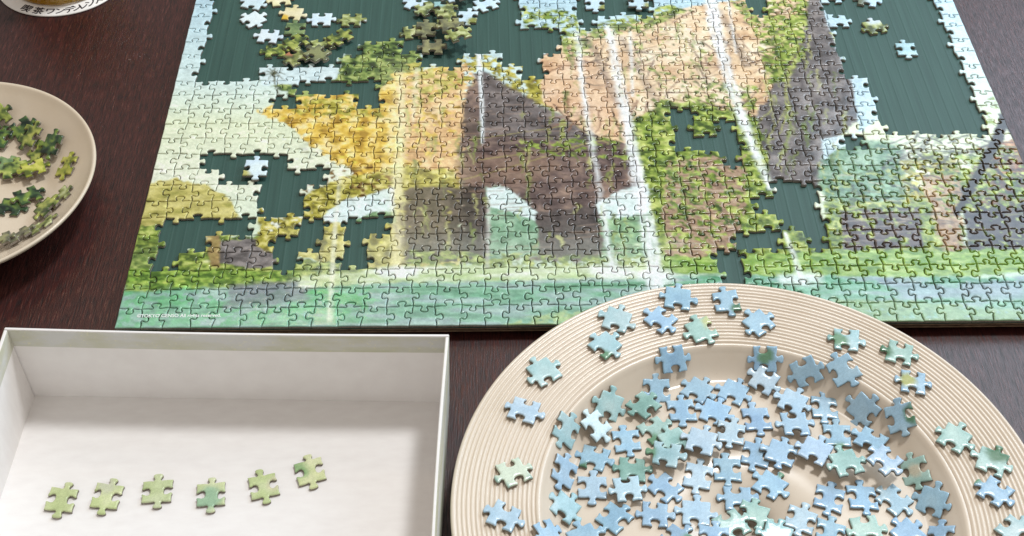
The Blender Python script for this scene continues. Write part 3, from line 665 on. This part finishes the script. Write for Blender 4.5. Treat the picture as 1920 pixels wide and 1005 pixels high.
def unique_labels(out, base, group):
    """base(s) -> phrase; repeats get their order from left to right in the photograph"""
    d = {}
    for s in out: d.setdefault(base(s), []).append(s)
    ordw = ['first', 'second', 'third', 'fourth', 'fifth', 'sixth', 'seventh', 'eighth', 'ninth']
    for ph, l in d.items():
        l.sort(key=lambda s: s['px'][0])
        for k, s in enumerate(l):
            ext = '' if len(l) == 1 else (', left of two' if k == 0 else ', right of two') if len(l) == 2 else ', %s from left' % ordw[k]
            tag(s['obj'], ph+ext, 'jigsaw piece', group)

# --- the big ribbed plate
R0, R1 = 142.8, 201.7
WELL = 5.0
def plate_h(x, y):
    r = math.hypot(x-PLATE[0], y-PLATE[1])
    if r > R0: return T + 23 + (r-R0)/(R1-R0)*5 + 0.8
    if r < 122: return T + WELL
    t = (r-122)/(R0-122); return T + WELL + (23-WELL)*(t*t*(3-2*t)*0.5 + t*t*0.5)
plate = tag(empty('ribbed_plate', (PLATE[0], PLATE[1], T)), 'large beige ceramic plate with fine ribs round its wide rim', 'plate')
prof = []
NG = 17; gw = (R1-3.5-R0-2.5)/NG
for k in range(NG):
    r0 = R0+2.5+k*gw; zb = lambda r: 23+(r-R0)/(R1-R0)*5
    for t, dz in ((0.0, -0.50), (0.10, -0.36), (0.22, 0.20), (0.38, 0.50), (0.54, 0.58), (0.70, 0.48), (0.86, 0.12), (0.95, -0.32)): prof.append((r0+t*gw, zb(r0)+dz*(1+0.18*math.sin(k*2.3))))
prof += [(R1-3.2, 27.9), (R1-2.2, 28.6), (R1-1.0, 28.5), (R1, 27.6), (R1+0.2, 26.3), (R1-1.2, 24.8), (R1-8, 23.2), (R0+20, 17.5), (R0+2.5, 15.5)]
lathe('ribbed_rim', prof, M_plate, plate, 240, True)
prof = [(R0+2.52, 15.6), (R0+2.52, 22.4), (R0+1.4, 23.5), (R0, 23.3), (R0-1.5, 22.3)]
for k in range(1, 13):
    r = R0-1.5-(R0-1.5-121)*k/12; t = (r-122)/(R0-122); t = max(t, 0); prof.append((r, WELL+(23-WELL)*(t*t*(3-2*t)*0.5+t*t*0.5)*0.985))
prof += [(110, WELL), (60, WELL), (0.01, WELL), (0.01, 1.2), (100, 1.2), (116, 1.6), (128, 5), (R0-4, 13)]
lathe('well', prof, M_plate, plate, 200, True)
prof = [(88, 0.05), (93, 0.05), (94, 1.3), (87, 1.3)]
lathe('foot_ring', prof, M_plate, plate, 100, True)

GA = (112, 152, 122); YA = (172, 176, 112); DG = (88, 126, 98)
RIM = [(1270,560,-8,'blue','T'), (1238,600,-35,'blue','H'), (1362,565,100,'blue','H',(DG,0.45,-0.4,0.35)), (1315,618,118,'mint','T',((196,204,150),0.5,0.4,0.5)), (1423,607,28,'blue','T'),
 (1157,600,-15,'teal','T'), (1133,648,-38,'teal','T',(GA,0,-0.5,0.3)), (1020,698,28,'teal','T'), (982,770,-14,'pale','H'), (962,885,20,'mint','H',((214,226,206),0,0,0.8)), (944,968,-20,'pale','H'),
 (1587,637,-8,'teal','H',(GA,-0.3,0,0.4)), (1686,662,-16,'mint','H',(DG,-0.6,0.1,0.4)), (1712,718,-10,'blue','H',(YA,-0.2,0.1,0.35)), (1790,823,-32,'mint','T'), (1860,866,-25,'mint','T',(DG,0.3,0.3,0.5)),
 (1866,923,-38,'blue','H',(GA,-0.5,0.6,0.3)), (1903,997,30,'teal','H')]
WELLP = [(1259,692,10,'blue','H'), (1437,675,-4,'blue','H',(GA,0,0.1,0.35)), (1508,715,12,'blue','H'), (1582,712,-62,'blue','H'), (1617,775,28,'blue','T'), (1675,790,92,'blue','H',(DG,0.55,0,0.45)),
 (1232,735,95,'blue','H'), (1308,735,-28,'blue','T'), (1375,740,-25,'blue','T'), (1432,712,-28,'pale','H'), (1208,765,35,'green','H'), (1141,777,-10,'teal','T',None,(3,6)), (1070,815,62,'teal','H'), (1122,808,-35,'white','H',None,(-5,-7)),  # last one: window glare on the tilted piece is put into its white
 (1185,825,95,'blue','H'), (1276,772,92,'blue','H'), (1340,778,-20,'blue','T'), (1228,808,25,'mint','L',(GA,0,-0.5,0.4)), (1120,855,-14,'blue','H',(DG,-0.4,-0.5,0.4)), (1058,900,70,'blue','H',None,(4,3)), (1177,882,-3,'green','H'),
 (1112,915,86,'pale','H'), (1175,920,3,'pale','H'), (1263,836,20,'mint','T'), (1250,862,-10,'teal','H',(GA,-0.7,0.1,0.35)), (1314,840,-15,'pale','T'), (1363,816,75,'pale','H'), (1420,786,92,'blue','H'), (1487,757,-25,'pale','T'),
 (1551,758,84,'blue','H'), (1485,805,0,'blue','H'), (1415,856,68,'blue','H'), (1466,850,58,'blue','T'), (1522,851,-25,'pale','T'), (1573,823,80,'blue','H',(GA,0,-0.6,0.3)), (1584,876,12,'mint','T'), (1638,825,-30,'blue','H'), (1646,884,-42,'pale','H'),
 (1710,888,92,'mint','H',((196,190,168),0,0,0.3)), (1366,880,84,'blue','H'), (1308,898,72,'pale','H'), (1246,912,-38,'blue','H'), (1437,907,-32,'blue','T',(GA,0.6,0.4,0.25)), (1065,955,-22,'teal','T',None,(2,4)), (1145,970,38,'blue','H'),
 (1233,966,-5,'blue','H'), (1304,958,-4,'pale','T'), (1391,938,-3,'blue','H'), (1402,975,60,'mint','L'), (1366,993,20,'mint','H'), (1442,1003,-20,'teal','T'), (1499,976,58,'pale','H'), (1560,942,64,'blue','H'), (1618,933,86,'blue','H'),
 (1671,936,-42,'pale','H'), (1741,944,-30,'blue','T',None,(2,3)), (1557,992,66,'blue','H'), (1626,989,5,'mint','H'), (1698,992,30,'blue','T'), (1040,1008,30,'blue','H'), (1088,1000,20,'blue','T'), (1277,1004,40,'blue','H',(GA,0.5,0,0.3)),
 (1762,1010,60,'blue','H'), (1335,1014,80,'blue','H')]
rim = build_loose(RIM, plate_h, seed=11); well = build_loose(WELLP, plate_h, moves=26, seed=12)
pc = pix([[PLATE[0], PLATE[1], T+WELL]])[0]
HRS = ['twelve', 'one', 'two', 'three', 'four', 'five', 'six', 'seven', 'eight', 'nine', 'ten', 'eleven']
def clock(s):
    d = s['c']-PLATE; return HRS[int(round(math.degrees(math.atan2(d[0], d[1]))/30)) % 12]
unique_labels(rim, lambda s: '%s jigsaw piece on ribbed plate rim, %s o\'clock' % (WORD[s['col']], clock(s)), 'loose pieces on the ribbed plate rim')
def where(s):
    r = np.hypot(*(s['c']-PLATE))
    return 'amid plate heap' if r < 62 else 'midway out in plate well' if r < 100 else 'near plate well edge' if r < 121 else 'leaning on plate well wall'
unique_labels(well, lambda s: '%s jigsaw piece %s, %s o\'clock' % (WORD[s['col']], where(s), clock(s)), 'loose pieces heaped in the plate well')

# --- the plain bowl on the left
BOWL = np.array([-162.5, 148.3])
def bowl_h(x, y):
    r = math.hypot(x-BOWL[0], y-BOWL[1]); t = max(0.0, (min(r, 121)-72)/49)
    return T + 8 + 29.5*(0.35*t+0.65*t*t)*min(1, t*4 if t < 0.25 else 1)
bowl = tag(empty('shallow_bowl', (BOWL[0], BOWL[1], T)), 'plain sand coloured shallow ceramic bowl holding leafy green jigsaw pieces', 'bowl')
prof = [(0.01, 8)] + [(r, bowl_h(BOWL[0]+r, BOWL[1])-T) for r in (30, 60, 70, 74, 78, 84, 90, 96, 102, 108, 114, 118)] + [(119.6, 36.6), (121, 37.6), (122.4, 37.4), (122.9, 36.0), (121, 33), (112, 25.5), (98, 15.5), (82, 7), (74, 4.6), (0.01, 4.6)]
lathe('dish', prof, M_bowl, bowl, 160, False)
lathe('foot_ring', [(64, 0.05), (70, 0.05), (71, 5.0), (63, 5.0)], M_bowl, bowl, 80, True)
BP = [(76,284,40,'leaf','H'), (100,277,60,'dark','T',None,(4,2)), (44,246,25,'dark','H',None,(-3,6)), (60,262,50,'leaf','H',None,(8,-6)), (128,311,62,'bright','H'), (4,262,70,'dark','H'), (2,231,30,'leaf','H'),
      (11,312,60,'sage','H'), (32,322,10,'leaf','T'), (64,325,20,'bright','H'), (24,388,-5,'dark','T'), (52,374,25,'dark','H'), (112,372,28,'olive','H'), (92,392,40,'leaf','T'), (78,425,20,'olive','H'), (38,446,25,'rock','H'), (4,462,15,'rock','H')]
bp = build_loose(BP, bowl_h, moves=6, seed=21)
def bside(s):
    x, y = s['px']; return ('back' if y < 270 else 'middle' if y < 345 else 'front') + (' wall' if np.hypot(*(s['c']-BOWL)) > 84 else ' floor')
unique_labels(bp, lambda s: '%s jigsaw piece on the shallow bowl\'s %s' % (WORD[s['col']], bside(s)), 'leafy pieces in the shallow bowl')

# --- loose pieces on the green board
BD = [(480,6,-15,'white','T'), (473,38,-40,'white','T'), (505,70,-5,'white','H'), (524,1,10,'cream','H'), (548,27,-5,'cream','T',((214,180,70),-0.5,-0.4,0.4)), (604,38,0,'white','H'), (660,38,0,'olive','H',((220,230,232),0.7,-0.3,0.3)), (553,56,88,'sage','H'),
      (524,93,5,'leaf','H'), (556,88,30,'leaf','H'), (603,87,20,'olive','H'), (630,78,35,'leaf','H'), (565,110,30,'olive','H',((180,120,90),-0.4,0.3,0.3)), (590,106,-35,'rock','H'),
      (786,12,-20,'white','H'), (806,19,25,'olive','H'), (833,25,5,'olive','L',((150,190,190),-0.3,0.3,0.4)), (852,7,15,'white','H'), (872,33,85,'white','H',((140,146,80),0.3,-0.4,0.4)), (906,6,20,'white','H'), (880,-4,0,'white','H'),
      (783,60,10,'olive','H'), (804,60,88,'rock','H'), (834,50,90,'olive','H'), (836,68,5,'rock','H'), (822,88,0,'rock','H'), (848,84,20,'olive','H'),
      (1640,52,10,'olive','T',((200,214,220),0,0.5,0.4)), (1700,93,88,'teal','H'), (1626,1,-10,'pale','H',((110,118,100),-0.4,-0.2,0.4)), (1116,8,88,'white','H',((150,156,90),0.5,-0.4,0.4)), (1196,8,90,'white','H',((160,166,110),0.5,-0.4,0.3)),
      (481,320,88,'white','H',((186,184,110),-0.6,-0.4,0.4))]
def board_h(x, y): return -THK-0.05
bd = build_loose(BD, board_h, moves=20, use_placed=True, seed=31)
def dside(s):
    x, y = s['px']
    return ('alone in the pale left gap of the puzzle' if y > 200 else 'on board by left puzzle edge' if x < 540 else 'on board above palm tree' if x < 700 else 'on board above middle cliffs' if x < 950
            else 'on board at top middle' if x < 1300 else 'on green board in the right gap')
unique_labels(bd, lambda s: '%s jigsaw piece %s' % (WORD[s['col']], dside(s)), 'loose pieces on the green board')

# ------------------------------------------------------------------ the open white box
bx = tag(empty('box_lid', (-50, -55, T)), 'open white cardboard box tray with six green pieces inside', 'box')
A0, A1 = np.array([-52.0, -53.0]), np.array([254.5, -63.0])      # back corners on the table
ex = (A1-A0)/np.hypot(*(A1-A0)); ey = np.array([ex[1], -ex[0]])*1.0   # ey points to the viewer
LX, LY, BH, TH = float(np.hypot(*(A1-A0))), 250.0, 74.0, 1.9
FL = 3.0
def bxp(u, v, z):
    """box coordinates: u along the back wall, v towards the viewer; walls lean out a little with height"""
    k = z/BH; cu, cv = (u/LX-0.5)*2, (v/LY-0.5)*2
    bu = -cu*abs(cu)**8*1.7*math.sin(math.pi*min(max(v/LY, 0), 1))*k; bv = -cv*abs(cv)**8*1.7*math.sin(math.pi*min(max(u/LX, 0), 1))*k
    p = A0 + ex*(u+cu*FL*k*0.5+bu) + ey*(v+cv*FL*k*0.5+bv) - np.array([-50, -55]); return (p[0], p[1], z)
def panel(name, u0, u1, v0, v1, z0, z1, m, parent, nz=1, bev=0.35):
    ns = 14; al = (u1-u0) > (v1-v0); v, f = [], []
    for k in range(ns+1):
        t = k/ns
        ring = [(u0+(u1-u0)*t, v0, z0), (u0+(u1-u0)*t, v1, z0), (u0+(u1-u0)*t, v1, z1), (u0+(u1-u0)*t, v0, z1)] if al else [(u1, v0+(v1-v0)*t, z0), (u0, v0+(v1-v0)*t, z0), (u0, v0+(v1-v0)*t, z1), (u1, v0+(v1-v0)*t, z1)]
        v += ring
    for k in range(ns):
        for q in range(4): f.append((4*k+q, 4*k+4+q, 4*k+4+(q+1) % 4, 4*k+(q+1) % 4))
    f += [(0, 1, 2, 3), (4*ns+3, 4*ns+2, 4*ns+1, 4*ns)]
    o = mesh_obj(name, [bxp(*q) for q in v], f, m, parent, smooth=False)
    # orientation of (u, v, z) is left-handed: turn the faces
    import bmesh
    bm = bmesh.new(); bm.from_mesh(o.data); bmesh.ops.recalc_face_normals(bm, faces=bm.faces); bm.to_mesh(o.data); bm.free()
    if bev:
        md = o.modifiers.new('edge', 'BEVEL'); md.width = bev*MM; md.segments = 2; md.limit_method = 'ANGLE'
    return o
panel('box_floor', 0.3, LX-0.3, 0.3, LY-0.3, 0.05, 1.5, M_paper, bx, bev=0)
wb = panel('back_wall', 0, LX, 0, TH, 0.06, BH, M_paper, bx); panel('front_wall', 0, LX, LY-TH, LY, 0.06, BH, M_paper, bx)
wl = panel('side_wall', 0, TH, TH+0.4, LY-TH-0.4, 0.06, BH-0.1, M_paper, bx); wr = panel('side_wall', LX-TH, LX, TH+0.4, LY-TH-0.4, 0.06, BH-0.1, M_paper, bx)
panel('wrap_flap', TH+0.3, LX-TH-0.3, TH+0.02, TH+0.30, BH-17, BH-0.6, M_wrap, wb, bev=0)
panel('wrap_flap', TH+0.02, TH+0.30, TH+0.4, LY-TH-0.4, BH-17, BH-0.7, M_wrap, wl, bev=0); panel('wrap_flap', LX-TH-0.30, LX-TH-0.02, TH+0.4, LY-TH-0.4, BH-17, BH-0.7, M_wrap, wr, bev=0)
panel('outer_wrap', -0.32, -0.02, 0.2, LY-0.2, 0.3, BH-0.5, M_wrap, wl, bev=0); panel('outer_wrap', LX+0.02, LX+0.32, 0.2, LY-0.2, 0.3, BH-0.5, M_wrap, wr, bev=0)
panel('outer_wrap', 0.1, LX-0.1, -0.32, -0.02, 0.3, BH-0.5, M_wrap, wb, bev=0)
XB = [(116,937,82,'lime','H'), (202,930,80,'lime','H',((202,206,176),-0.1,0.4,0.4)), (295,922,96,'lime','H'), (397,927,99,'lime','H',((158,190,158),-0.1,-0.2,0.6)), (494,913,108,'lime','H',((206,206,170),0.5,0.1,0.4)), (581,884,113,'lime','H',((150,182,130),-0.5,0,0.5))]
xb = build_loose(XB, lambda x, y: T+1.5, moves=0, seed=41)
for s, q in zip(xb, ['leftmost of the six pale green jigsaw pieces lined up in the white box', 'second from left of the six green jigsaw pieces in the box', 'third from left of the six green jigsaw pieces in the box',
                     'fourth from left, greenest of the six jigsaw pieces in the box', 'fifth from left of the six green jigsaw pieces in the box', 'rightmost and highest of the six green jigsaw pieces in the box']):
    tag(s['obj'], q, 'jigsaw piece', 'row of pieces in the white box')

# ------------------------------------------------------------------ coaster and glass
CO = np.array([-144.4, 482.7])
coaster = tag(empty('coaster', (CO[0], CO[1], T)), 'round white coaster with dark lettering round its edge', 'coaster')
lathe('disc', [(0.01, 0.03), (62.6, 0.03), (64.2, 0.5), (64.4, 1.4), (63.6, 2.0), (0.01, 2.0)], M_coaster, coaster, 128)
CV, CF = [], []
for ch, (x, y) in zip('喫茶ワンデンレンズ', [(52,14), (73,19), (95,19), (113,18), (130,15.5), (143,12.5), (155,8.5), (168,4), (181,-1)]):
    q = at(x, y, T+2)[:2]-CO; a = math.atan2(q[1], q[0])+math.pi/2; r_ = 57.0
    V1, F1 = text_geo(ch, 11.5 if ord(ch) > 0x4e00 else 10.8, 0.0); V1[:, :2] -= (V1[:, :2].max(0)+V1[:, :2].min(0))/2; V1[:, 2] = 0
    sh_ = [(0, 0), (0.32, 0), (-0.32, 0), (0, 0.3), (0, -0.3)]; m1 = len(V1)
    V = np.vstack([V1+np.array([a_, b_, 0.012*k_]) for k_, (a_, b_) in enumerate(sh_)]); Fc = [tuple(q_+k_*m1 for q_ in t_) for k_ in range(5) for t_ in F1]
    V[:, :2] = V[:, :2]@rotm(a).T + np.array([math.cos(a-math.pi/2), math.sin(a-math.pi/2)])*r_; V[:, 2] += 2.06
    n0 = sum(len(c) for c in CV); CV.append(V); CF += [tuple(k+n0 for k in t) for t in Fc]
mesh_obj('lettering', np.vstack(CV), CF, M_dark_ink, coaster, smooth=False)
glass = tag(empty('drink_glass', (CO[0], CO[1], T+2.1)), 'round glass of amber drink standing on the white coaster', 'glass')
lathe('tumbler', [(0.01, 0), (47, 0), (49.2, 0.8), (50, 3), (50.8, 60), (51.2, 110), (50.6, 111), (49.8, 110), (49.2, 60), (48.4, 5.0), (46.5, 2.2), (0.01, 2.0)], M_glass, glass, 96)
lathe('drink', [(0.01, 1.6), (47, 1.8), (48.9, 4.6), (49.6, 60), (49.8, 88), (0.01, 88)], M_drink, glass, 96)
